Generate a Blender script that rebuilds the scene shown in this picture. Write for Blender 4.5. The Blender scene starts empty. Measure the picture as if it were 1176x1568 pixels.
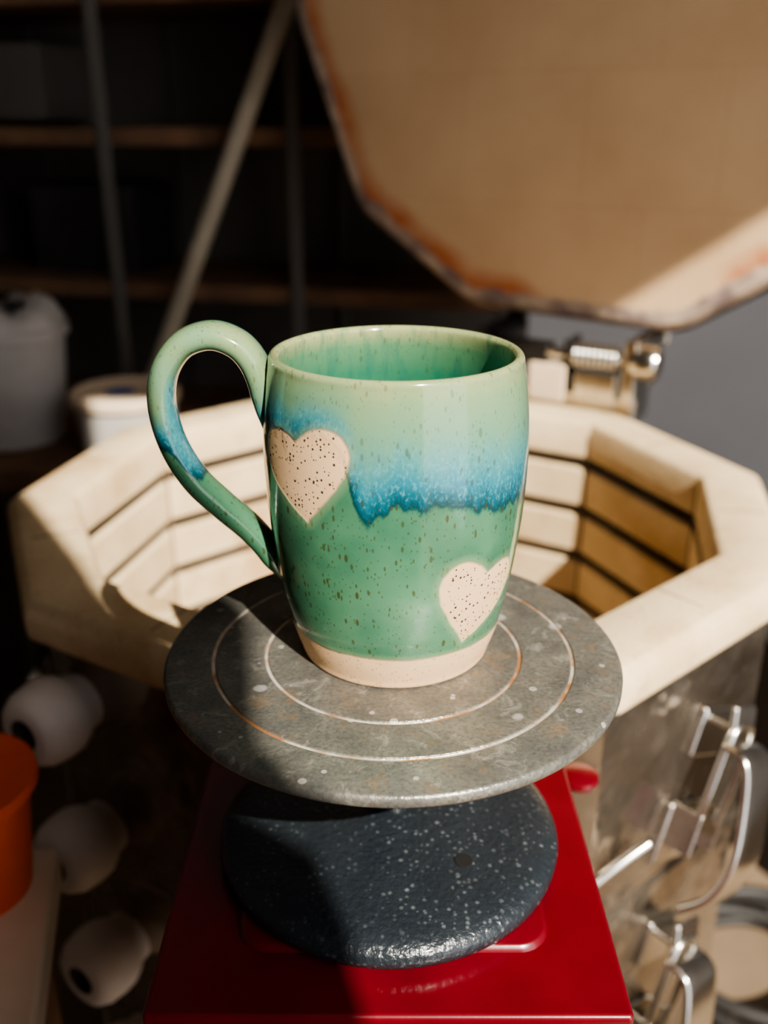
import bpy, bmesh, math, numpy as np
from mathutils import Vector, Matrix, noise
S=0.041
Z0=1.0
FLOORH=Z0/S
def P(x,D,h): return Vector((x*S,D*S,Z0-h*S))
scene=bpy.context.scene
col=scene.collection
def lin(c):
    c=c/255.0
    return c/12.92 if c<=0.04045 else ((c+0.055)/1.055)**2.4
def rgb(r,g,b): return (lin(r),lin(g),lin(b),1.0)

# ---------------------------------------------------------------- nodes
class N:
    def __init__(s,name):
        s.m=bpy.data.materials.new(name); s.m.use_nodes=True
        s.t=s.m.node_tree; s.b=s.t.nodes['Principled BSDF']
        tc=s.t.nodes.new('ShaderNodeTexCoord'); mp=s.t.nodes.new('ShaderNodeMapping')
        mp.inputs['Scale'].default_value=(1/S,1/S,1/S)
        s.t.links.new(tc.outputs['Object'],mp.inputs['Vector']); s.vec=mp.outputs['Vector']
    def set(s,sock,v):
        if isinstance(v,bpy.types.NodeSocket): s.t.links.new(v,sock)
        else: sock.default_value=v
    def scale(s,sc):
        n=s.t.nodes.new('ShaderNodeMapping'); n.inputs['Scale'].default_value=sc
        s.t.links.new(s.vec,n.inputs['Vector']); return n.outputs['Vector']
    def noise(s,scale,detail=3,vec=None,rough=0.5,dist=0):
        n=s.t.nodes.new('ShaderNodeTexNoise'); n.inputs['Scale'].default_value=scale
        n.inputs['Detail'].default_value=detail; n.inputs['Roughness'].default_value=rough
        n.inputs['Distortion'].default_value=dist
        s.t.links.new(vec or s.vec,n.inputs['Vector']); return n.outputs['Fac']
    def vor(s,scale,vec=None):
        n=s.t.nodes.new('ShaderNodeTexVoronoi'); n.inputs['Scale'].default_value=scale
        s.t.links.new(vec or s.vec,n.inputs['Vector'])
        sp=s.t.nodes.new('ShaderNodeSeparateColor'); s.t.links.new(n.outputs['Color'],sp.inputs[0])
        return n.outputs['Distance'],sp.outputs[0],sp.outputs[1]
    def attr(s,name):
        n=s.t.nodes.new('ShaderNodeAttribute'); n.attribute_name=name; return n.outputs['Fac']
    def math(s,op,a,b=0.0,c=0.0):
        n=s.t.nodes.new('ShaderNodeMath'); n.operation=op
        s.set(n.inputs[0],a); s.set(n.inputs[1],b); s.set(n.inputs[2],c); return n.outputs[0]
    def mr(s,v,a,b,c=0.0,d=1.0):
        n=s.t.nodes.new('ShaderNodeMapRange'); s.set(n.inputs[0],v)
        for i,x in enumerate((a,b,c,d)): n.inputs[i+1].default_value=x
        return n.outputs[0]
    def ramp(s,v,stops):
        n=s.t.nodes.new('ShaderNodeValToRGB'); s.set(n.inputs[0],v); e=n.color_ramp.elements
        e[0].position,e[0].color=stops[0]; e[1].position,e[1].color=stops[-1]
        for p,c in stops[1:-1]:
            q=e.new(p); q.color=c
        return n.outputs[0]
    def mix(s,f,a,b,mode='MIX'):
        n=s.t.nodes.new('ShaderNodeMix'); n.data_type='RGBA'; n.blend_type=mode
        s.set(n.inputs[0],f); s.set(n.inputs[6],a); s.set(n.inputs[7],b); return n.outputs[2]
    def mixf(s,f,a,b):
        n=s.t.nodes.new('ShaderNodeMix'); s.set(n.inputs[0],f); s.set(n.inputs[2],a); s.set(n.inputs[3],b); return n.outputs[0]
    def bump(s,h,strength=0.3,dist=0.02):
        n=s.t.nodes.new('ShaderNodeBump'); n.inputs['Strength'].default_value=strength
        n.inputs['Distance'].default_value=dist*S; s.set(n.inputs['Height'],h)
        s.t.links.new(n.outputs[0],s.b.inputs['Normal'])
    def out(s,c=None,rough=None,metal=None,coat=None):
        if c is not None: s.set(s.b.inputs['Base Color'],c)
        if rough is not None: s.set(s.b.inputs['Roughness'],rough)
        if metal is not None: s.set(s.b.inputs['Metallic'],metal)
        if coat is not None: s.b.inputs['Coat Weight'].default_value=coat; s.b.inputs['Coat Roughness'].default_value=0.08
        return s.m
def pm(name,c1,c2=None,scale=1.0,rough=0.6,metal=0.0,bump=0.0,bscale=8,coat=None,bdist=0.03):
    n=N(name); c2=c2 or c1
    c=n.mix(n.mr(n.noise(scale,5),0.32,0.68),c1,c2)
    if bump: n.bump(n.noise(bscale,4),bump,bdist)
    return n.out(c,rough,metal,coat)

# ---------------------------------------------------------------- mesh helpers
def empty(name,loc):
    e=bpy.data.objects.new(name,None); e.empty_display_size=0.02; e.location=loc; col.objects.link(e); return e
def mk(name,verts,faces,loc,mat,smooth=False,parent=None,rot=None,bevel=0,attrs=None,segs=2,autosm=None):
    me=bpy.data.meshes.new(name); me.from_pydata([(v[0]*S,v[1]*S,v[2]*S) for v in verts],[],faces)
    bm=bmesh.new(); bm.from_mesh(me); 
    if not attrs: bmesh.ops.remove_doubles(bm,verts=bm.verts,dist=1e-6)
    bmesh.ops.recalc_face_normals(bm,faces=bm.faces); bm.to_mesh(me); bm.free()
    if attrs:
        for k,a in attrs.items():
            at=me.attributes.new(k,'FLOAT','POINT'); at.data.foreach_set('value',np.array(a,dtype=np.float32))
    me.materials.append(mat)
    o=bpy.data.objects.new(name,me); col.objects.link(o)
    M=Matrix.Translation(loc)
    if rot is not None: M=M@rot.to_4x4()
    if parent:
        o.parent=parent; o.matrix_parent_inverse=Matrix.Translation(-parent.location)
    o.matrix_basis=M
    if smooth:
        me.polygons.foreach_set('use_smooth',[True]*len(me.polygons))
        if autosm:
            try: me.set_sharp_from_angle(angle=math.radians(autosm))
            except Exception: pass
    if bevel:
        b=o.modifiers.new('b','BEVEL'); b.width=bevel*S; b.segments=segs; b.limit_method='ANGLE'; b.angle_limit=math.radians(30)
        me.polygons.foreach_set('use_smooth',[True]*len(me.polygons))
        b.harden_normals=True
    return o
def box(name,c,size,mat,parent=None,bevel=0.05,rz=0,rot=None):
    sx,sy,sz=[q/2 for q in size]
    v=[(x,y,z) for x in(-sx,sx) for y in(-sy,sy) for z in(-sz,sz)]
    f=[(0,1,3,2),(4,6,7,5),(0,4,5,1),(2,3,7,6),(0,2,6,4),(1,5,7,3)]
    if rot is None: rot=Matrix.Rotation(rz,3,'Z')
    return mk(name,v,f,P(*c),mat,parent=parent,rot=rot,bevel=bevel)
def lathe_vf(prof,n,phase=0.0,closed=False,cap=True):
    V=[];F=[]
    for r,z in prof:
        for i in range(n):
            a=phase+2*math.pi*i/n; V.append((r*math.cos(a),r*math.sin(a),z))
    m=len(prof)
    for j in range(m if closed else m-1):
        k=(j+1)%m
        for i in range(n):
            i2=(i+1)%n; F.append((j*n+i,j*n+i2,k*n+i2,k*n+i))
    if not closed and cap:
        F.append(tuple(range(n))[::-1]); F.append(tuple((m-1)*n+i for i in range(n)))
    return V,F
def lathe(name,prof,n,c,mat,parent=None,smooth=True,rot=None,phase=0,closed=False,cap=True,bevel=0,autosm=35):
    V,F=lathe_vf(prof,n,phase,closed,cap)
    return mk(name,V,F,P(*c),mat,smooth=smooth,parent=parent,rot=rot,bevel=bevel,autosm=autosm)
def catmull(pts,k):
    out=[];n=len(pts)
    for i in range(n-1):
        p0=pts[max(i-1,0)];p1=pts[i];p2=pts[i+1];p3=pts[min(i+2,n-1)]
        for j in range(k):
            t=j/k
            out.append(tuple(0.5*((2*b)+(-a+c)*t+(2*a-5*b+4*c-d)*t*t+(-a+3*b-3*c+d)*t**3) for a,b,c,d in zip(p0,p1,p2,p3)))
    out.append(tuple(pts[-1])); return out
def sweep_vf(path,rfun,n=16,ref=(0,1,0),power=2.0):
    pts=[Vector(p) for p in path]; V=[];m=len(pts);ref=Vector(ref)
    for i,p in enumerate(pts):
        t=(pts[min(i+1,m-1)]-pts[max(i-1,0)]).normalized()
        nn=ref.cross(t)
        if nn.length<1e-3: nn=Vector((1,0,0)).cross(t)
        nn.normalize(); bb=t.cross(nn).normalized()
        a,b=rfun(i/(m-1))
        for j in range(n):
            th=2*math.pi*j/n; c,s=math.cos(th),math.sin(th)
            c=math.copysign(abs(c)**(2/power),c); s=math.copysign(abs(s)**(2/power),s)
            V.append(tuple(p+bb*(a*c)+nn*(b*s)))
    F=[(i*n+j,i*n+(j+1)%n,(i+1)*n+(j+1)%n,(i+1)*n+j) for i in range(m-1) for j in range(n)]
    F.append(tuple(range(n))[::-1]);F.append(tuple((m-1)*n+j for j in range(n)))
    return V,F
def tube(name,path,r,mat,parent=None,origin=(0,0,0),n=10,ref=(0,1,0),k=6,rot=None):
    if k>1: path=catmull(path,k)
    V,F=sweep_vf(path,lambda t:(r,r),n,ref)
    return mk(name,V,F,P(*origin),mat,smooth=True,parent=parent,rot=rot)

# ================================================================ MATERIALS
def glaze_mat():
    n=N('speckled_green_glaze')
    hd=n.attr('hd');bz=n.attr('bz');gl=n.attr('gl');inn=n.attr('inn')
    sv=n.scale((1,1,0.4))
    streak=n.noise(9,4,sv,0.6); fine=n.noise(38,3,n.scale((1,1,0.6)),0.6); low=n.noise(1.6,3)
    b=n.math('ADD',bz,n.math('MULTIPLY',n.math('SUBTRACT',streak,0.5),0.16))
    b=n.math('ADD',b,n.math('MULTIPLY',n.math('SUBTRACT',fine,0.5),0.07))
    t=n.mr(b,-0.2,1.0)
    g=n.mix(n.mr(low,0.35,0.65),rgb(60,108,82),rgb(82,128,97))
    up=n.ramp(t,[(0.0,rgb(68,116,90)),(0.12,rgb(56,106,84)),(0.165,rgb(18,64,68)),(0.21,rgb(18,84,98)),(0.32,rgb(42,116,132)),
                 (0.45,rgb(76,134,132)),(0.60,rgb(102,142,116)),(0.80,rgb(120,146,108)),(1.0,rgb(156,156,112))])
    c=n.mix(n.mr(t,0.12,0.155),g,up)
    crys=n.math('MULTIPLY',n.mr(fine,0.50,0.66),n.math('MULTIPLY',n.mr(t,0.17,0.25),n.mr(t,0.62,0.40)))
    c=n.mix(n.math('MULTIPLY',crys,0.36),c,rgb(108,174,180))
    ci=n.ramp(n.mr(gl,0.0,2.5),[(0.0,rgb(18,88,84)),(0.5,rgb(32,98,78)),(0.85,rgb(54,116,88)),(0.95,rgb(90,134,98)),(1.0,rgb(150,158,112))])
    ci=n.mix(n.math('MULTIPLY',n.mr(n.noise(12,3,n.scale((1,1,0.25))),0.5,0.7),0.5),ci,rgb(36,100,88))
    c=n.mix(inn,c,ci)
    # iron specks, dragged downwards
    d,r1,r2=n.vor(13,n.scale((1,1,0.40)))
    sp=n.mr(n.math('SUBTRACT',n.mr(r1,0.25,1.0,0.0,0.25),d),0.0,0.06)
    sp2d,q1,q2=n.vor(23,n.scale((1,1,0.42)))
    sp2=n.mr(n.math('SUBTRACT',n.mr(q1,0.1,1.0,0.0,0.34),sp2d),0.0,0.08)
    sp3d,s1,s2=n.vor(36,n.scale((1,1,0.7)))
    sp3=n.mr(n.math('SUBTRACT',n.mr(s1,0.1,1.0,0.0,0.36),sp3d),0.0,0.10)
    spk=n.math('MAXIMUM',n.math('MAXIMUM',sp,n.math('MULTIPLY',sp2,0.85)),n.math('MULTIPLY',sp3,0.7))
    spf=n.math('MULTIPLY',spk,n.mr(b,0.0,0.5,0.82,0.40))
    c=n.mix(spf,c,rgb(66,60,32))
    hn=n.math('ADD',hd,n.math('MULTIPLY',n.math('SUBTRACT',n.noise(10,3),0.5),0.03))
    gln=n.math('ADD',gl,n.math('MULTIPLY',n.math('SUBTRACT',n.noise(4,2),0.5),0.04))
    gm=n.math('MULTIPLY',n.mr(gln,0.012,-0.012),n.math('SUBTRACT',1.0,inn))
    cm=n.math('MAXIMUM',n.mr(hn,-0.012,0.012),gm)
    halo=n.math('MAXIMUM',n.mr(hn,-0.08,0.0),n.math('MULTIPLY',n.mr(gln,0.06,0.0),n.math('SUBTRACT',1.0,inn)))
    c=n.mix(n.math('MULTIPLY',halo,0.42),c,rgb(146,166,124))
    cd,k1,k2=n.vor(32)
    cs=n.mr(n.math('SUBTRACT',n.mr(k1,0.1,1.0,0.0,0.43),cd),0.0,0.08)
    cl=n.mix(n.noise(3,3),rgb(212,174,132),rgb(224,190,150))
    csf=n.math('MULTIPLY',cs,n.mr(hn,0.0,0.02,0.35,1.0))
    cl=n.mix(csf,cl,rgb(62,46,30))
    c=n.mix(cm,c,cl)
    ro=n.mixf(cm,0.13,0.8)
    n.set(n.b.inputs['Coat Weight'],n.mixf(cm,0.3,0.0)); n.b.inputs['Coat Roughness'].default_value=0.04
    hgt=n.math('ADD',n.math('MULTIPLY',n.noise(2.2,2,n.scale((1,1,1.6))),0.7),n.math('MULTIPLY',cm,-0.5))
    hgt=n.math('ADD',hgt,n.math('MULTIPLY',n.mr(t,0.12,0.25),0.5))
    n.bump(hgt,0.35,0.03)
    return n.out(c,ro)
M_glaze=glaze_mat()

def head_mat():
    n=N('worn_cast_aluminium')
    sx=n.t.nodes.new('ShaderNodeSeparateXYZ'); n.t.links.new(n.vec,sx.inputs[0])
    r=n.math('SQRT',n.math('ADD',n.math('MULTIPLY',sx.outputs[0],sx.outputs[0]),n.math('MULTIPLY',sx.outputs[1],sx.outputs[1])))
    c=n.mix(n.mr(n.noise(2.2,6,None,0.65),0.35,0.7),rgb(100,100,96),rgb(134,130,119))
    c=n.mix(n.math('MULTIPLY',n.mr(n.noise(26,3),0.45,0.65),0.45),c,rgb(76,77,75))
    c=n.mix(n.math('MULTIPLY',n.mr(n.noise(3.1,5,None,0.7,0.4),0.56,0.70),0.45),c,rgb(150,120,84))
    c=n.mix(n.math('MULTIPLY',n.mr(n.noise(4.2,6,None,0.75,0.8),0.56,0.66),0.45),c,rgb(178,174,164))
    d,a,b=n.vor(1.9)
    sp=n.mr(n.math('SUBTRACT',n.mr(a,0.62,1.0,0.0,0.24),n.math('ADD',d,n.math('MULTIPLY',n.noise(8,2),0.12))),-0.02,0.02)
    d2,a2,b2=n.vor(6)
    sp=n.math('MAXIMUM',sp,n.mr(n.math('SUBTRACT',n.mr(a2,0.7,1.0,0.0,0.22),d2),0.0,0.03))
    c=n.mix(n.math('MULTIPLY',sp,0.65),c,rgb(204,200,192))
    for R in (1.13,1.59):
        g=n.mr(n.math('ABSOLUTE',n.math('SUBTRACT',r,R)),0.018,0.008)
        c=n.mix(g,c,n.mix(n.mr(n.noise(2.5,3),0.45,0.6),rgb(216,208,194),rgb(180,128,84)))
    n.bump(n.noise(30,4),0.3,0.02)
    return n.out(c,n.mr(n.noise(3,4),0.3,0.7,0.26,0.42),0.4)
M_head=head_mat()
def base_mat():
    n=N('hammered_dark_enamel')
    c=n.mix(n.noise(2,3),rgb(27,32,37),rgb(43,49,54))
    d,a,b=n.vor(20)
    sp=n.mr(n.math('SUBTRACT',n.mr(a,0.2,1.0,0.0,0.58),d),0.0,0.3)
    sp=n.math('MULTIPLY',sp,n.mr(n.noise(2.0,4),0.36,0.62))
    c=n.mix(n.math('MULTIPLY',sp,0.34),c,rgb(142,148,150))
    n.bump(n.noise(18,2),0.45,0.04)
    return n.out(c,0.3,0.0,0.15)
M_base=base_mat()
def brick_mat(name,c1,c2,stain,amt):
    n=N(name)
    c=n.mix(n.mr(n.noise(0.7,5),0.3,0.7),c1,c2)
    c=n.mix(n.math('MULTIPLY',n.mr(n.noise(0.35,4),0.52,0.66),amt),c,stain)
    c=n.mix(n.math('MULTIPLY',n.mr(n.noise(1.8,6,None,0.7),0.55,0.68),0.35),c,rgb(168,134,92))
    c=n.mix(n.math('MULTIPLY',n.mr(n.noise(14,3),0.55,0.7),0.25),c,rgb(120,100,75))
    n.bump(n.noise(10,5),0.35,0.05)
    return n.out(c,0.9)
M_brick=brick_mat('kiln_fire_brick',rgb(230,206,168),rgb(208,182,142),rgb(186,148,102),0.6)
def lid_mat():
    n=N('kiln_lid_brick')
    e=n.attr('ef')
    c=n.mix(n.mr(n.noise(0.35,5),0.3,0.7),rgb(206,174,136),rgb(192,158,120))
    bt=n.t.nodes.new('ShaderNodeTexBrick'); bt.inputs['Scale'].default_value=1.0
    bt.inputs['Brick Width'].default_value=3.1; bt.inputs['Row Height'].default_value=2.9
    bt.inputs['Mortar Size'].default_value=0.03; bt.inputs['Mortar Smooth'].default_value=0.8
    bt.inputs['Color1'].default_value=(1,1,1,1);bt.inputs['Color2'].default_value=(.96,.955,.945,1);bt.inputs['Mortar'].default_value=(.88,.86,.83,1)
    n.t.links.new(n.vec,bt.inputs['Vector'])
    c=n.mix(0.7,c,bt.outputs[0],'MULTIPLY')
    sm=n.math('MULTIPLY',n.mr(n.math('ADD',e,n.math('MULTIPLY',n.noise(0.9,3),0.08)),0.92,0.98),n.mr(n.noise(0.28,3),0.43,0.55))
    c=n.mix(n.math('MULTIPLY',sm,0.9),c,rgb(168,88,40))
    edge=n.mr(n.math('ADD',e,n.math('MULTIPLY',n.math('SUBTRACT',n.noise(1.6,4),0.5),0.05)),0.945,0.96)
    c=n.mix(edge,c,n.mix(n.mr(n.noise(1.3,5),0.4,0.6),rgb(120,102,96),rgb(178,158,138)))
    n.bump(n.noise(6,5),0.25,0.06)
    return n.out(c,0.9)
M_lid=lid_mat()
def steel_mat():
    n=N('water_spotted_stainless_jacket')
    c=n.mix(n.mr(n.noise(0.6,5),0.32,0.68),rgb(178,168,154),rgb(128,116,104))
    d,a,b=n.vor(2.6)
    sp=n.mr(n.math('SUBTRACT',n.mr(a,0.6,1.0,0.0,0.22),d),0.0,0.05)
    c=n.mix(n.math('MULTIPLY',sp,0.5),c,rgb(205,200,192))
    n.bump(n.noise(0.9,2),0.5,0.25)
    return n.out(c,n.mr(n.noise(1.4,5),0.35,0.65,0.12,0.28),0.92)
M_steel=steel_mat()
M_chrome=pm('chrome_hardware',rgb(225,222,215),rgb(205,199,188),2,0.2,1.0)
M_dkmetal=pm('dark_steel',rgb(60,58,56),rgb(40,38,36),1,0.5,0.6)
M_elem=pm('element_groove_shadowed_coil',rgb(58,48,38),rgb(44,36,30),1,0.8)
M_red=pm('red_enamel_steel',rgb(108,12,26),rgb(92,9,21),1.2,0.28,0.0,0.06,20,0.4,0.01)
M_porc=pm('unglazed_porcelain',rgb(232,220,210),rgb(214,202,192),1,0.6)
M_bore=pm('plug_bore_soot',rgb(64,54,48),None,1,0.9)  # darkness inside the plug openings, painted as a dark brown colour
M_blk=pm('dark_bore',rgb(14,12,11),None,1,0.95)
M_joint=pm('brick_joint_shadow',rgb(110,90,66),None,1,0.9)  # plain dark colour of the seams between bricks
M_orange=pm('orange_plastic',rgb(235,92,28),rgb(220,76,20),1,0.4)
M_cream=pm('cream_board',rgb(228,206,178),rgb(210,186,158),0.5,0.7)
M_wood=pm('old_shelf_wood',rgb(132,98,72),rgb(100,74,54),0.8,0.8,0,0.2,3)
M_shmet=pm('painted_shelf_upright',rgb(98,94,88),None,1,0.7)
M_dark=pm('dark_panel',rgb(108,102,94),rgb(90,85,78),0.2,0.85)
M_wall=pm('painted_wall',rgb(206,205,204),rgb(194,193,192),0.1,0.9,0,0.1,2)
M_wall2=pm('painted_wall_dim',rgb(165,158,148),rgb(155,148,138),0.1,0.9)
M_ceil=pm('ceiling_board',rgb(165,156,142),None,0.1,0.9)
M_floor=pm('concrete_floor',rgb(146,124,100),rgb(104,88,70),0.15,0.85,0,0.2,1)
M_white=pm('white_plastic',rgb(190,184,178),rgb(174,168,162),0.8,0.5)
M_pole=pm('pale_pole',rgb(178,166,146),rgb(158,146,128),0.6,0.6)
M_black=pm('black_rubber',rgb(35,33,32),rgb(48,46,44),1,0.6)
M_blue=pm('blue_label',rgb(60,90,160),None,1,0.6)

# ================================================================ MUG
MX,MD,MH=0.10,7.58,4.40
outer=[(0.0,0.03),(0.5,0.03),(0.74,0.03),(0.79,0.0),(0.835,0.015),(0.855,0.08),(0.90,0.21),(0.94,0.36),(0.99,0.58),(1.04,0.9),(1.08,1.25),(1.102,1.6),(1.106,1.95),(1.088,2.25),(1.06,2.48),(1.04,2.60)]
rim=[(1.032,2.65),(1.012,2.675),(0.985,2.68),(0.962,2.665),(0.95,2.63)]
inner=[(0.96,2.5),(0.985,2.25),(1.01,1.95),(1.01,1.6),(0.98,1.25),(0.94,0.9),(0.89,0.58),(0.83,0.36),(0.7,0.2),(0.4,0.14),(0.0,0.13)]
A=catmull(outer+rim+inner,8)
NO=(len(outer)+2)*8
NA=540
V=[];F=[]
for r,z in A:
    for i in range(NA):
        a=2*math.pi*i/NA
        w=1.0+0.004*noise.noise(Vector((math.cos(a)*0.8,math.sin(a)*0.8,z*2.0)))
        V.append((max(r,0.001)*w*math.sin(a),-max(r,0.001)*w*math.cos(a),z))
for j in range(len(A)-1):
    for i in range(NA):
        i2=(i+1)%NA; F.append((j*NA+i,j*NA+i2,(j+1)*NA+i2,(j+1)*NA+i))
Vn=np.array(V); ph=np.degrees(np.arctan2(Vn[:,0],-Vn[:,1])); zz=Vn[:,2]
bp=[(-180,1.6),(-110,1.9),(-90,2.05),(-75,2.14),(-58,2.16),(-46,2.12),(-36,2.24),(-27,2.22),(-21,2.05),(-17.5,1.80),(-15,1.68),(-11,1.63),(-7,1.68),(-2,1.76),(6,1.74),(15,1.75),(28,1.70),(38,1.67),(44,1.60),(49,1.59),(54,1.65),(66,1.56),(80,1.5),(110,1.6),(180,1.6)]
bnd=np.interp(ph,[p[0] for p in bp],[p[1] for p in bp])
bnd=bnd+0.015*np.sin(np.radians(ph)*17+1)+0.012*np.sin(np.radians(ph)*31)+0.01*np.sin(np.radians(ph)*47+2)
bz=zz-bnd
bz=np.where(bz>0,bz*0.95/np.maximum(2.7-bnd,0.3)*0.97,bz)
def heart(phc,zc,w,h,rot,rad):
    u=np.radians(ph-phc)*rad; v=zz-zc
    c,s=math.cos(-rot),math.sin(-rot); U=u*c-v*s; W=u*s+v*c
    t=np.linspace(0,2*math.pi,121)[:-1]
    hx=16*np.sign(np.sin(t))*np.abs(np.sin(t))**2.2*(w/32); hy=(13*np.cos(t)-4.2*np.cos(2*t)-1.3*np.cos(3*t)-0.5*np.cos(4*t)+2.5)*(h/28)
    out=np.full(len(U),-1.0)
    idx=np.where((np.abs(U)<w)&(np.abs(W)<h))[0]
    uu=U[idx];ww=W[idx]; dm=np.full(len(idx),9.0); ins=np.zeros(len(idx),bool)
    for k in range(len(t)):
        ax,ay=hx[k],hy[k];bx,by=hx[(k+1)%len(t)],hy[(k+1)%len(t)]
        dx,dy=bx-ax,by-ay;L=dx*dx+dy*dy+1e-12
        q=np.clip(((uu-ax)*dx+(ww-ay)*dy)/L,0,1)
        dm=np.minimum(dm,np.hypot(uu-ax-q*dx,ww-ay-q*dy))
        cr=((ay>ww)!=(by>ww)); 
        with np.errstate(divide='ignore',invalid='ignore'):
            xi=(bx-ax)*(ww-ay)/(by-ay)+ax
        ins^=(cr&(uu<xi))
    out[idx]=np.where(ins,dm,-dm); return out
hd=np.maximum(heart(-42,1.90,0.96,0.76,math.radians(10),1.1),heart(39.5,0.80,0.86,0.78,math.radians(-14),1.04))
innv=np.zeros(len(V)); innv[NO*NA:]=1.0
hd[NO*NA:]=-1
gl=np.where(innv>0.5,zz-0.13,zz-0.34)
mug=empty('coffee_mug',P(MX,MD,MH))
mk('mug_body',V,F,P(MX,MD,MH),M_glaze,smooth=True,parent=mug,attrs={'hd':hd,'bz':bz,'gl':gl,'inn':innv})
hp=[(-1.075,1.98),(-1.075,2.14),(-1.09,2.38),(-1.17,2.60),(-1.30,2.74),(-1.50,2.80),(-1.73,2.72),(-1.89,2.50),(-1.935,2.22),(-1.87,1.88),(-1.71,1.57),(-1.49,1.33),(-1.27,1.12),(-1.12,0.93),(-1.03,0.76),(-0.985,0.64)]
hp=catmull([(p[0],0.0,p[1]) for p in hp],10)
def hr(t):
    e=min(1,t/0.13); e=e*e*(3-2*e); f=min(1,(1-t)/0.12); f=f*f*(3-2*f)
    return ((0.12+0.09*e-0.03*t)*(0.65+0.35*f), 0.022+(0.096-0.014*t)*min(e,f))
HV,HF=sweep_vf(hp,hr,40,(0,1,0),2.3)
hbz=[];m=len(hp)
for i in range(m):
    t=i/(m-1)
    for j in range(40):
        v=HV[i*40+j]
        back=v[1]; dz=(Vector(v)-Vector(hp[i]))
        cen=Vector((-1.45,0,2.0)); rad=(Vector(hp[i])-cen).normalized()
        outw=dz.dot(rad)/0.1
        def band(x,a,b_): return max(0,min(1,(x-a)/(b_-a)))
        top=0.74-0.60*band(back,-0.02,0.12)
        top=0.22+(top-0.22)*band(t,0.06,0.16)
        mid=0.62-0.36*band(-outw,0.2,0.8)-0.15*band(back,0,0.1)
        low=-0.3+0.46*band(-outw,0.1,0.6)*(1-band(t,0.64,0.72))
        v1=top+(mid-top)*band(t,0.40,0.50); val=v1+(low-v1)*band(t,0.53,0.63)
        hbz.append(val+0.14*noise.noise(Vector(v)*3))
nh=len(HV)
mk('mug_handle',HV,HF,P(MX,MD,MH),M_glaze,smooth=True,parent=mug,attrs={'hd':[-1]*nh,'bz':hbz,'gl':[1]*nh,'inn':[0]*nh})

# ================================================================ BANDING WHEEL
BX,BD,BH=0.08,7.40,4.40
bw=empty('banding_wheel',P(BX,BD,6.4))
def groove(R,d=0.014,w=0.016): return [(R-w*1.5,0),(R-w*0.6,-d),(R+w*0.6,-d),(R+w*1.5,0)]
prof=[(0.0,-0.14),(1.6,-0.14),(1.93,-0.13),(2.0,-0.11),(2.02,-0.08),(2.02,-0.03),(2.0,-0.005),(1.985,0.0)]
prof+=groove(1.59)[::-1]+groove(1.13)[::-1]+[(0.5,0),(0.0,0.0)]
prof=[(max(r,0.0005),z) for r,z in prof]
lathe('wheel_head',prof,160,(BX,BD,BH+0.001),M_head,bw,autosm=40)
lathe('wheel_hub',[(0.001,-0.14),(0.45,-0.14),(0.45,-0.3),(0.26,-0.42),(0.24,-1.2),(0.24,-1.8),(0.001,-1.8)],64,(BX,BD+0.1,BH),M_base,bw,cap=False)
V,F=lathe_vf([(0.001,0.10),(0.45,0.098),(0.8,0.09),(1.2,0.07),(1.42,0.05),(1.52,0.02),(1.58,-0.03),(1.60,-0.08),(1.59,-0.15),(1.55,-0.18),(0.001,-0.18)],128,cap=False)
base=mk('wheel_base',V,F,P(0.05,7.25,6.20),M_base,smooth=True,parent=bw,autosm=60)
lathe('bolt_hole',[(0.001,0.012),(0.08,0.012),(0.09,-0.03)],24,(0.71,6.62,6.20-0.083),M_blk,bw,cap=False,rot=Matrix.Rotation(0.03,3,'X')@Matrix.Rotation(0.03,3,'Y'))

# ================================================================ CONTROL BOX
cb=empty('kiln_control_box',P(0.03,7.2,9.0))
box('box_cover',(0.03,7.23,9.45),(3.78,3.78,5.98),M_red,cb,0.06)
box('box_top_flange',(0.03,7.22,6.52),(3.86,3.86,0.16),M_red,cb,0.05)
def rrect(w,d,r,z0,z1,ch=0.05):
    V=[];F=[];n=10
    def ring(off,z):
        L=[]
        for cx,cy,a0 in((w/2-r,d/2-r,0),(-w/2+r,d/2-r,90),(-w/2+r,-d/2+r,180),(w/2-r,-d/2+r,270)):
            for k in range(n+1):
                a=math.radians(a0+90*k/n); L.append((cx+(r+off)*math.cos(a),cy+(r+off)*math.sin(a),z))
        return L
    rs=[ring(0,z0),ring(-ch*0.5,z1-0.01),ring(-ch,z1)]
    m=len(rs[0])
    for q in rs: V+=q
    for j in range(2):
        for i in range(m): F.append((j*m+i,j*m+(i+1)%m,(j+1)*m+(i+1)%m,(j+1)*m+i))
    F.append(tuple(2*m+i for i in range(m))); F.append(tuple(range(m))[::-1]); return V,F
V,F=rrect(2.66,2.5,0.28,0,0.06)
mk('raised_panel',V,F,P(0.08,7.16,6.44),M_red,smooth=True,parent=cb,autosm=50)
box('keypad_panel',(0.03,5.31,8.6),(2.4,0.06,3.2),M_dark,cb,0.04)
box('display_window',(0.03,5.26,7.7),(1.4,0.04,0.6),M_black,cb,0.02)
box('mount_bracket_a',(-1.2,9.6,8.5),(0.5,1.0,1.2),M_steel,cb,0.03)
box('mount_bracket_b',(1.2,9.6,8.5),(0.5,1.0,1.2),M_steel,cb,0.03)
lathe('red_knob',[(0.001,0),(0.17,0),(0.22,-0.03),(0.23,-0.08),(0.2,-0.14),(0.001,-0.14)],32,(2.2,8.75,6.8),M_red,cb,cap=False)
box('knob_arm',(2.03,8.75,6.9),(0.4,0.22,0.1),M_red,cb,0.03)

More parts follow.
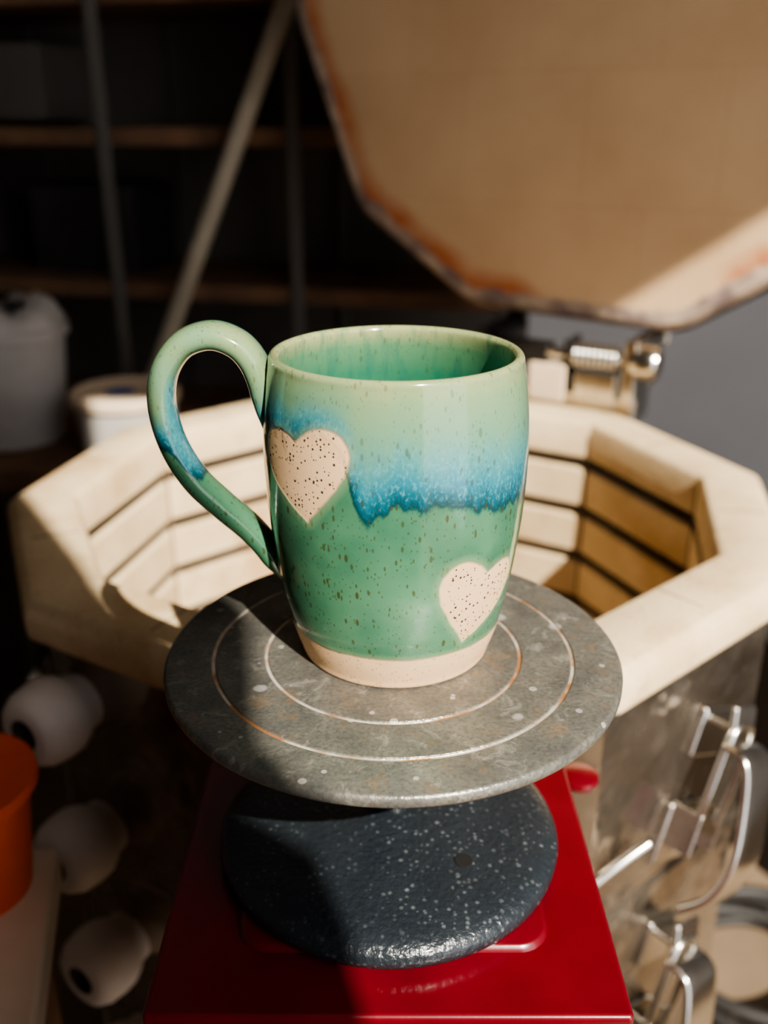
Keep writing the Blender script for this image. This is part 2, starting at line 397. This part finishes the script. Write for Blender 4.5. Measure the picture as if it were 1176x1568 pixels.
# ================================================================ KILN
KX,KD,KH=0.22,16.35,6.2
PHS=math.radians(5)
kiln=empty('pottery_kiln',P(KX,KD,20.5))
prof=[(5.78,-13.6)]
gz=[-0.9-1.15*i for i in range(11)]
for z in gz[::-1]:
    prof+=[(5.78,z-0.24),(6.18,z-0.20),(6.18,z),(5.78,z+0.04)]
prof+=[(5.78,-0.14),(5.83,-0.05),(5.93,0.0),(6.72,0.0),(6.88,-0.05),(6.98,-0.16),(7.02,-0.32),(7.0,-0.60),(6.92,-0.70),(6.5,-0.72),(6.5,-13.6)]
V,F=lathe_vf(prof,10,PHS,closed=True)
mk('brick_wall_ring',V,F,P(KX,KD,KH),M_brick,parent=kiln,bevel=0.05)
lathe('kiln_floor_slab',[(6.45,-13.9),(6.45,-13.62)],10,(KX,KD,KH),M_brick,kiln,smooth=False,phase=PHS)
for i,z in enumerate(gz):
    pts=[(5.93*math.cos(PHS+math.radians(36*k)),5.93*math.sin(PHS+math.radians(36*k)),z-0.1) for k in range(11)]
    tube('heating_element_%d'%(i+1),pts,0.085,M_elem,kiln,(KX,KD,KH),8,(0,0,1),1)
for k in range(10):
    a=PHS+math.radians(36*k)
    pts=[(5.775*math.cos(a),5.775*math.sin(a),-0.3),(5.775*math.cos(a),5.775*math.sin(a),-13.5)]
    tube('brick_joint_%d'%(k+1),pts,0.03,M_joint,kiln,(KX,KD,KH),6,(0,1,0),1)
    am=a+math.radians(18); ca=math.cos(math.radians(18))
    pts=[(q*ca*math.cos(am),q*ca*math.sin(am),0.0) for q in (5.95,6.70)]
    tube('rim_joint_%d'%(k+1),pts,0.012,M_joint,kiln,(KX,KD,KH),6,(0,0,1),1)
lathe('steel_jacket',[(6.52,-0.73),(6.70,-0.73),(6.70,-4.6),(6.76,-4.62),(6.76,-4.95),(6.70,-4.97),(6.70,-9.3),(6.76,-9.32),(6.76,-9.65),(6.70,-9.67),(6.70,-14.2),(6.52,-14.2)],10,(KX,KD,KH),M_steel,kiln,smooth=False,phase=PHS,closed=True,bevel=0.03)
for k in (0,2,5,7):
    a=PHS+math.radians(36*k)
    box('stand_leg_%d'%k,(KX+6.0*math.cos(a),KD+6.0*math.sin(a),(20.4+FLOORH)/2),(0.6,0.6,FLOORH-20.4),M_dkmetal,kiln,0.04,a)
def facet(ang,rad,side,h):
    a=math.radians(ang); n=Vector((math.cos(a),math.sin(a))); u=Vector((-math.sin(a),math.cos(a)))
    p=Vector((KX,KD))+n*rad+u*side
    rot=Matrix(((u.x,n.x,0),(u.y,n.y,0),(0,0,1)))
    return (p.x,p.y,h),rot
AP=6.70*math.cos(math.radians(18))
for i,(h,px) in enumerate(((7.8,-4.4),(10.0,-4.25),(12.15,-4.1),(14.3,-3.95))):
    a=math.radians(239); side=(px-KX-AP*math.cos(a))/(-math.sin(a))
    c,rot=facet(239,AP,side,h)
    R=rot@Matrix.Rotation(math.radians(-90),3,'X')
    lathe('peephole_plug_%d'%(i+1),[(0.42,-0.1),(0.46,0.18),(0.54,0.28),(0.60,0.42),(0.61,0.62),(0.58,0.85),(0.49,1.00),(0.38,1.05),(0.24,1.04)],40,c,M_porc,kiln,rot=R,cap=False)
    lathe('plug_bore_%d'%(i+1),[(0.25,1.045),(0.21,1.0),(0.19,0.7),(0.001,0.7)],32,c,M_bore,kiln,rot=R,cap=False)
def latch(idx,side,h,sc,roll):
    c,rot=facet(-49,AP,side,h)
    rot=rot@Matrix.Rotation(roll,3,'Y')
    def b(nm,off,size,mat,tilt=0,bev=0.05):
        o=rot@(Vector(off)*sc)
        box('latch_%d_%s'%(idx,nm),(c[0]+o.x,c[1]+o.y,c[2]-o.z),[q*sc for q in size],mat,kiln,bev,rot=rot@Matrix.Rotation(tilt,3,'X'))
    b('top_plate',(0,0.05,0.75),(0.9,0.1,0.8),M_chrome)
    b('hook',(0,0.28,1.0),(0.7,0.4,0.12),M_chrome)
    b('hook_lip',(0,0.45,1.15),(0.7,0.1,0.36),M_chrome,0.2)
    b('bottom_plate',(0,0.05,-0.9),(0.9,0.1,1.0),M_chrome)
    b('ear_a',(-0.36,0.3,-0.7),(0.08,0.5,0.7),M_chrome)
    b('ear_b',(0.36,0.3,-0.7),(0.08,0.5,0.7),M_chrome)
    tube('latch_%d_bail'%idx,[tuple(sc*q for q in p) for p in [(-0.3,0.45,-0.6),(-0.36,0.5,0.0),(-0.3,0.5,0.9),(0,0.5,1.08),(0.3,0.5,0.9),(0.36,0.5,0.0),(0.3,0.45,-0.6)]],0.07,M_chrome,kiln,c,10,(0.3,1,0.2),8,rot)
    path=catmull([tuple(sc*q for q in p) for p in [(0,0.5,0.75),(0,0.85,0.65),(0,1.05,0.0),(0,1.15,-0.8),(0,1.0,-1.4),(0,0.65,-1.8)]],8)
    # broad pressed lever: width runs along the jacket, thickness across it
    V,F=sweep_vf(path,lambda t:((0.50-0.12*t)*sc,0.07),20,(1,0,0),4)
    mk('latch_%d_lever'%idx,V,F,P(*c),M_chrome,smooth=True,parent=kiln,rot=rot)
latch(1,0.35,9.2,1.0,0.4)
latch(2,-0.3,12.9,1.0,0.35)
tube('latch_rod',[(2.55,9.9,-9.9),(3.1,10.1,-9.5),(3.7,10.35,-9.2)],0.08,M_chrome,kiln,(0,0,0),8)
# lid
a59=math.radians(59)
u=Vector((math.sin(a59),-math.cos(a59),0)); nrm=Vector((-math.cos(a59),-math.sin(a59),0))
beta=math.radians(4)
vv=(Vector((0,0,1))*math.cos(beta)-nrm*math.sin(beta)).normalized(); ww=u.cross(vv).normalized()
if ww.dot(nrm)<0: ww=-ww
LR=Matrix((u,vv,ww)).transposed()
lp=[(-2.75,0.5),(2.55,0.3),(6.3,2.7),(8.5,7.6),(7.0,12.2),(2.7,15.0),(-2.7,15.0),(-7.0,12.2),(-8.3,7.6),(-6.1,2.65)]
lp2=[]
for k in range(10):
    p0=Vector(lp[k-1]);p=Vector(lp[k]);p1=Vector(lp[(k+1)%10])
    a_=p+(p0-p).normalized()*0.4; b_=p+(p1-p).normalized()*0.4
    for t in (0,0.33,0.67,1.0):
        lp2.append(a_*(1-t)**2+p*2*t*(1-t)+b_*t*t)
n=len(lp2); cen=Vector((0,7.6))
def lring(q,z): return [(cen.x+(p.x-cen.x)*q,cen.y+(p.y-cen.y)*q,z) for p in lp2]
fr=[0.3,0.6,0.8,0.9,0.94,0.97,0.99,1.0]; zf=[0,0,0,0,0,0,-0.02,-0.12]
V=[(cen.x,cen.y,0)];F=[];E=[0.0]
for q,z in zip(fr,zf):
    V+=lring(q,z); E+=[q]*n
for k in range(n): F.append((0,1+k,1+(k+1)%n))
for j in range(len(fr)-1):
    for k in range(n): F.append((1+j*n+k,1+j*n+(k+1)%n,1+(j+1)*n+(k+1)%n,1+(j+1)*n+k))
last=1+(len(fr)-1)*n
for (q,z) in ((1.010,-0.25),(1.012,-0.9),(1.0,-1.0)):
    s0=len(V); V+=lring(q,z); E+=[1.1]*n
    for k in range(n): F.append((last+k,last+(k+1)%n,s0+(k+1)%n,s0+k))
    last=s0
F.append(tuple(last+k for k in range(n)))
LO=(0.3+8.0*math.cos(a59),16.1+8.0*math.sin(a59),4.75)
mk('kiln_lid',V,F,P(*LO),M_lid,parent=kiln,rot=LR,attrs={'ef':E})
V=[];F=[]
for q,z in ((1.014,-0.55),(1.022,-0.55),(1.022,-1.05),(1.014,-1.05)): V+=lring(q,z)
for j in range(4):
    for k in range(n): F.append((j*n+k,j*n+(k+1)%n,((j+1)%4)*n+(k+1)%n,((j+1)%4)*n+k))
mk('lid_band',V,F,P(*LO),M_steel,parent=kiln,rot=LR)
def hb(nm,off,size,mat,bev=0.04):
    o=u*off[0]-nrm*off[1]+Vector((0,0,off[2]))
    box(nm,(LO[0]+o.x,LO[1]+o.y,LO[2]-o.z),size,mat,kiln,bev,rot=Matrix((u,-nrm,Vector((0,0,1)))).transposed())
hb('hinge_plate',(0,-0.75,-1.9),(4.2,0.12,1.3),M_chrome)
hb('hinge_bar',(-1.0,-0.5,-0.45),(1.7,0.5,0.5),M_dkmetal)
hb('hinge_block_a',(-0.1,-0.6,-1.1),(0.9,0.5,0.9),M_cream)
hb('hinge_block_b',(1.1,-0.6,-1.2),(1.0,0.5,0.9),M_chrome)
hb('hinge_bracket_a',(-1.9,-0.2,-0.8),(0.14,1.3,1.7),M_dkmetal)
hb('hinge_bracket_b',(1.9,-0.2,-0.9),(0.3,1.4,2.0),M_chrome)
hb('hinge_bracket_c',(0.3,-0.3,-0.8),(0.14,0.9,1.5),M_dkmetal)
hb('hinge_arm_a',(-1.9,0.7,-0.2),(0.4,1.8,0.3),M_dkmetal)
hb('hinge_arm_b',(1.9,0.7,-0.2),(0.4,1.8,0.3),M_chrome)
hb('hinge_lid_strap_a',(-1.9,1.45,1.0),(0.5,0.2,2.7),M_dkmetal)
hb('hinge_lid_strap_b',(1.9,1.45,1.0),(0.5,0.2,2.7),M_chrome)
def hpnt(s,o,z):
    q=u*s-nrm*o; return (LO[0]+q.x,LO[1]+q.y,-LO[2]+z)
tube('hinge_shaft',[hpnt(-2.1,-0.6,-0.4),hpnt(2.3,-0.6,-0.4)],0.14,M_chrome,kiln,(0,0,0),12,(0,0,1),1)
sp=[]
for i in range(0,8*14+1):
    th=2*math.pi*i/14; s=0.5+1.1*i/(8*14)
    sp.append(hpnt(s,-0.6+0.28*math.cos(th),-0.4+0.28*math.sin(th)))
tube('hinge_spring',sp,0.055,M_chrome,kiln,(0,0,0),6,tuple(u),1)
V,F=lathe_vf([(0.001,-0.3),(0.36,-0.3),(0.42,-0.2),(0.42,0.2),(0.36,0.3),(0.001,0.3)],24,cap=False)
q=hpnt(2.2,-0.6,-0.4)
mk('hinge_knuckle',V,F,P(q[0],q[1],-q[2]),M_chrome,smooth=True,parent=kiln,rot=Matrix((nrm,Vector((0,0,1)),u)).transposed(),autosm=40)

# ================================================================ LEFT SIDE THINGS
st=empty('work_stool',P(-6.4,7.9,FLOORH))
mk('stool_top',[(-2.9,2.1,0),(2.15,2.1,0),(3.2,-2.6,0),(-2.9,-2.6,0),(-2.9,2.1,-0.5),(2.15,2.1,-0.5),(3.2,-2.6,-0.5),(-2.9,-2.6,-0.5)],
   [(0,1,2,3),(7,6,5,4),(0,4,5,1),(1,5,6,2),(2,6,7,3),(3,7,4,0)],P(-6.5,7.9,9.0),M_cream,parent=st,bevel=0.08)
for i,(x,y) in enumerate(((-9,9.6),(-4.9,9.6),(-9,5.7),(-4.2,5.7))):
    box('stool_leg_%d'%(i+1),(x,y,(9.5+FLOORH)/2),(0.5,0.5,FLOORH-9.5),M_wood,st,0.04)
ob=empty('orange_bucket',P(-5.3,9.2,9.0))
lathe('bucket_shell',[(r*0.78,z*0.85) for r,z in [(0.85,0.0),(0.9,0.0),(1.1,1.7),(1.18,1.72),(1.18,1.85),(1.12,1.9),(1.05,1.88),(0.85,0.1),(0.001,0.1)]],48,(-5.2,9.3,9.0),M_orange,ob,cap=False)
lathe('bucket_lid',[(r*0.78,z*0.85) for r,z in [(0.001,1.92),(1.0,1.92),(1.23,1.96),(1.25,1.8),(1.19,1.78)]],48,(-5.2,9.3,9.0),M_orange,ob,cap=False)

tb=empty('back_table',P(-12.5,27,FLOORH))
box('table_top',(-12.6,26.9,9.0),(14.5,6.2,0.6),M_wood,tb,0.05)
for i,(x,y) in enumerate(((-19,24.3),(-6.2,24.3),(-19,29.5),(-6.2,29.5))):
    box('table_leg_%d'%(i+1),(x,y,(9.3+FLOORH)/2),(0.6,0.6,FLOORH-9.3),M_wood,tb,0.04)
WB=(-11.0,26.9,8.7)
wb=empty('white_bucket',P(*WB))
zs=0.84
lathe('bucket_body',[(r,z*zs) for r,z in [(1.45,0),(1.55,0.05),(1.8,3.6),(1.95,3.65),(1.95,3.95),(1.85,4.0),(1.75,3.9),(1.5,0.3),(0.001,0.3)]],48,WB,M_white,wb,cap=False)
V=[];F=[];NB=40
for j,(r,z) in enumerate([(1.7,3.4),(1.85,4.05),(1.7,4.5),(1.35,4.75),(0.9,4.55)]):
    for i in range(NB):
        a=2*math.pi*i/NB; w=1+0.10*noise.noise(Vector((math.cos(a)*2.5,math.sin(a)*2.5,j*0.8)))
        V.append((r*w*math.cos(a),r*w*math.sin(a),zs*z+0.45*noise.noise(Vector((math.cos(a)*2,math.sin(a)*2,5+j*0.3)))))
for j in range(4):
    for i in range(NB): F.append((j*NB+i,j*NB+(i+1)%NB,(j+1)*NB+(i+1)%NB,(j+1)*NB+i))
mk('bucket_liner_bag',V,F,P(*WB),M_white,smooth=True,parent=wb)
gb=empty('glaze_tub',P(-7.2,25.6,8.7))
lathe('tub_body',[(1.25,0),(1.3,0.02),(1.4,1.5),(0.001,1.5)],48,(-7.2,25.6,8.7),M_white,gb)
lathe('tub_lid',[(1.4,1.5),(1.5,1.5),(1.52,1.72),(1.42,1.8),(1.3,1.74),(0.001,1.72)],48,(-7.2,25.6,8.7),M_cream,gb,cap=False)
lathe('tub_label',[(0.001,1.75),(0.4,1.75),(0.42,1.7)],20,(-7.3,25.5,8.7),M_blue,gb,cap=False)

tube('leaning_pole',[(-14.8,31,-FLOORH+0.1),(-7.04,31,-6.47),(-3.43,31,1.84),(-2.7,31,3.5)],0.29,M_pole,None,(0,0,0),16,(0,1,0),1)

sh=empty('storage_shelves',P(-15,37,FLOORH))
ry=math.radians(-12)
def sb(nm,off,size,mat,bev=0.04):
    R=Matrix.Rotation(ry,3,'Z'); o=R@Vector(off)
    box(nm,(-11+o.x,36.5+o.y,-o.z),size,mat,sh,bev,rot=R)
for i,h in enumerate((-3.6,0.5,5.4,10.6,16.0)):
    sb('shelf_board_%d'%(i+1),(0,0,-h),(32,6,0.55),M_wood)
for i,x in enumerate((-16,-9.5,-3.2,2.6,9,15.8)):
    sb('shelf_upright_%d'%(i+1),(x,-3.05,-(FLOORH-11)/2-0.35),(0.40,0.25,FLOORH+11),M_shmet)
    sb('shelf_rear_upright_%d'%(i+1),(x,3.05,-(FLOORH-11)/2-0.35),(0.40,0.25,FLOORH+11),M_shmet)
sb('shelf_back_panel',(0,3.3,-(FLOORH-11)/2-0.3),(32.4,0.2,FLOORH+11),M_dark)
sb('stored_crate_a',(-9,0,-0.2+2.1),(2.4,3.4,3.0),M_black)
sb('stored_crate_b',(-2.3,0.4,-0.2+1.4),(3.8,3.4,2.4),M_dark)
sb('stored_crate_c',(-6.5,0.4,-5.12+1.6),(3.4,3.4,3.0),M_dark)
sb('stored_crate_d',(0.5,0.4,-5.12+1.5),(4,3.4,3.0),M_black)

bn=empty('waste_bin',P(15.5,27,FLOORH))
lathe('bin_body',[(2.4,0.0),(2.5,0.05),(3.0,8.5),(3.15,8.55),(3.15,8.9),(3.0,8.95),(2.85,8.7),(2.4,0.4),(0.001,0.4)],48,(15.5,27,FLOORH),M_black,bn,cap=False)
pts=[]
for i in range(4*40+1):
    a=2*math.pi*i/40; r=2.6+0.15*math.sin(i*0.37); pts.append((r*math.cos(a),r*math.sin(a),0.3+0.42*i/40))
tube('coiled_hose',pts,0.2,M_black,None,(11.2,20.8,FLOORH),10,(0,0,1),1)

# ================================================================ ROOM
def slab(name,x0,x1,d0,d1,h0,h1,mat):
    return box(name,((x0+x1)/2,(d0+d1)/2,(h0+h1)/2),(x1-x0,d1-d0,abs(h1-h0)),mat,None,0)
slab('floor',-32,36,-60,52,FLOORH,FLOORH+1,M_floor)
slab('wall_back',-32,36,50,51,-36,FLOORH,M_wall)
slab('wall_left',-32,-31,-12,50,-36,FLOORH,M_wall2)
slab('wall_right',34,35,-12,50,-36,FLOORH,M_wall)
slab('ceiling',-32,35,-13,51,-37,-36,M_ceil)
E=[(7.8,-FLOORH),(7.86,9.5),(7.98,10.15),(8.05,11.2),(7.55,11.8),(7.4,12.3),(8.0,14.2),(7.8,14.8),(7.2,15.6),(7.08,16.2),(6.95,17.2),(6.7,18.5),(6.4,20),(6.3,21),(9,23.5),(9.1,27.9)]  # uneven edge shaped so its shadow falls across wheel head, base and box
polyA=[(-31,-FLOORH)]+E+[(-31,27.9)]
polyB=[(-31,27.9),(9.1,27.9),(20.5,27.9),(34,34.1),(34,36),(-31,36)]  # underside sloped to shape the sunlit wedge on the lid
V=[];F=[]
for pl in (polyA,polyB):
    s0=len(V);k=len(pl)
    V+=[(x,0,z) for x,z in pl]+[(x,-0.8,z) for x,z in pl]
    F.append(tuple(s0+i for i in range(k)));F.append(tuple(s0+k+i for i in range(k))[::-1])
    for i in range(k): F.append((s0+i,s0+(i+1)%k,s0+k+(i+1)%k,s0+k+i))
mk('wall_front',V,F,P(0,-12,0),M_wall2)  # unseen wall added behind the camera to block part of the sun

# ================================================================ LIGHT
sun=bpy.data.lights.new('sun','SUN'); sun.energy=10.5; sun.angle=math.radians(0.5); sun.color=(1,0.93,0.81)
so=bpy.data.objects.new('sun',sun); col.objects.link(so)
L=Vector((-0.42*0.766,0.906*0.766,-0.643)); so.rotation_euler=L.to_track_quat('-Z','Y').to_euler(); so.location=P(14,-20,-30)
w=bpy.data.worlds.new('sky'); scene.world=w; w.use_nodes=True
bg=w.node_tree.nodes['Background']; bg.inputs[0].default_value=(0.95,0.96,1.0,1); bg.inputs[1].default_value=2.7

# ================================================================ CAMERA
cam=bpy.data.cameras.new('camera'); co=bpy.data.objects.new('camera',cam); col.objects.link(co)
cam.sensor_fit='VERTICAL'; cam.sensor_height=36; cam.sensor_width=27; cam.lens=36*1450/1568
co.location=P(0,0,0)
co.rotation_euler=(math.radians(90-22.5),0,0)
cam.clip_start=0.01; cam.clip_end=50
cam.dof.use_dof=True; cam.dof.focus_distance=7.3*S; cam.dof.aperture_fstop=7.0
scene.camera=co
try:
    scene.view_settings.view_transform='AgX'; scene.view_settings.look='AgX - Medium High Contrast'
except Exception as e: print(e)
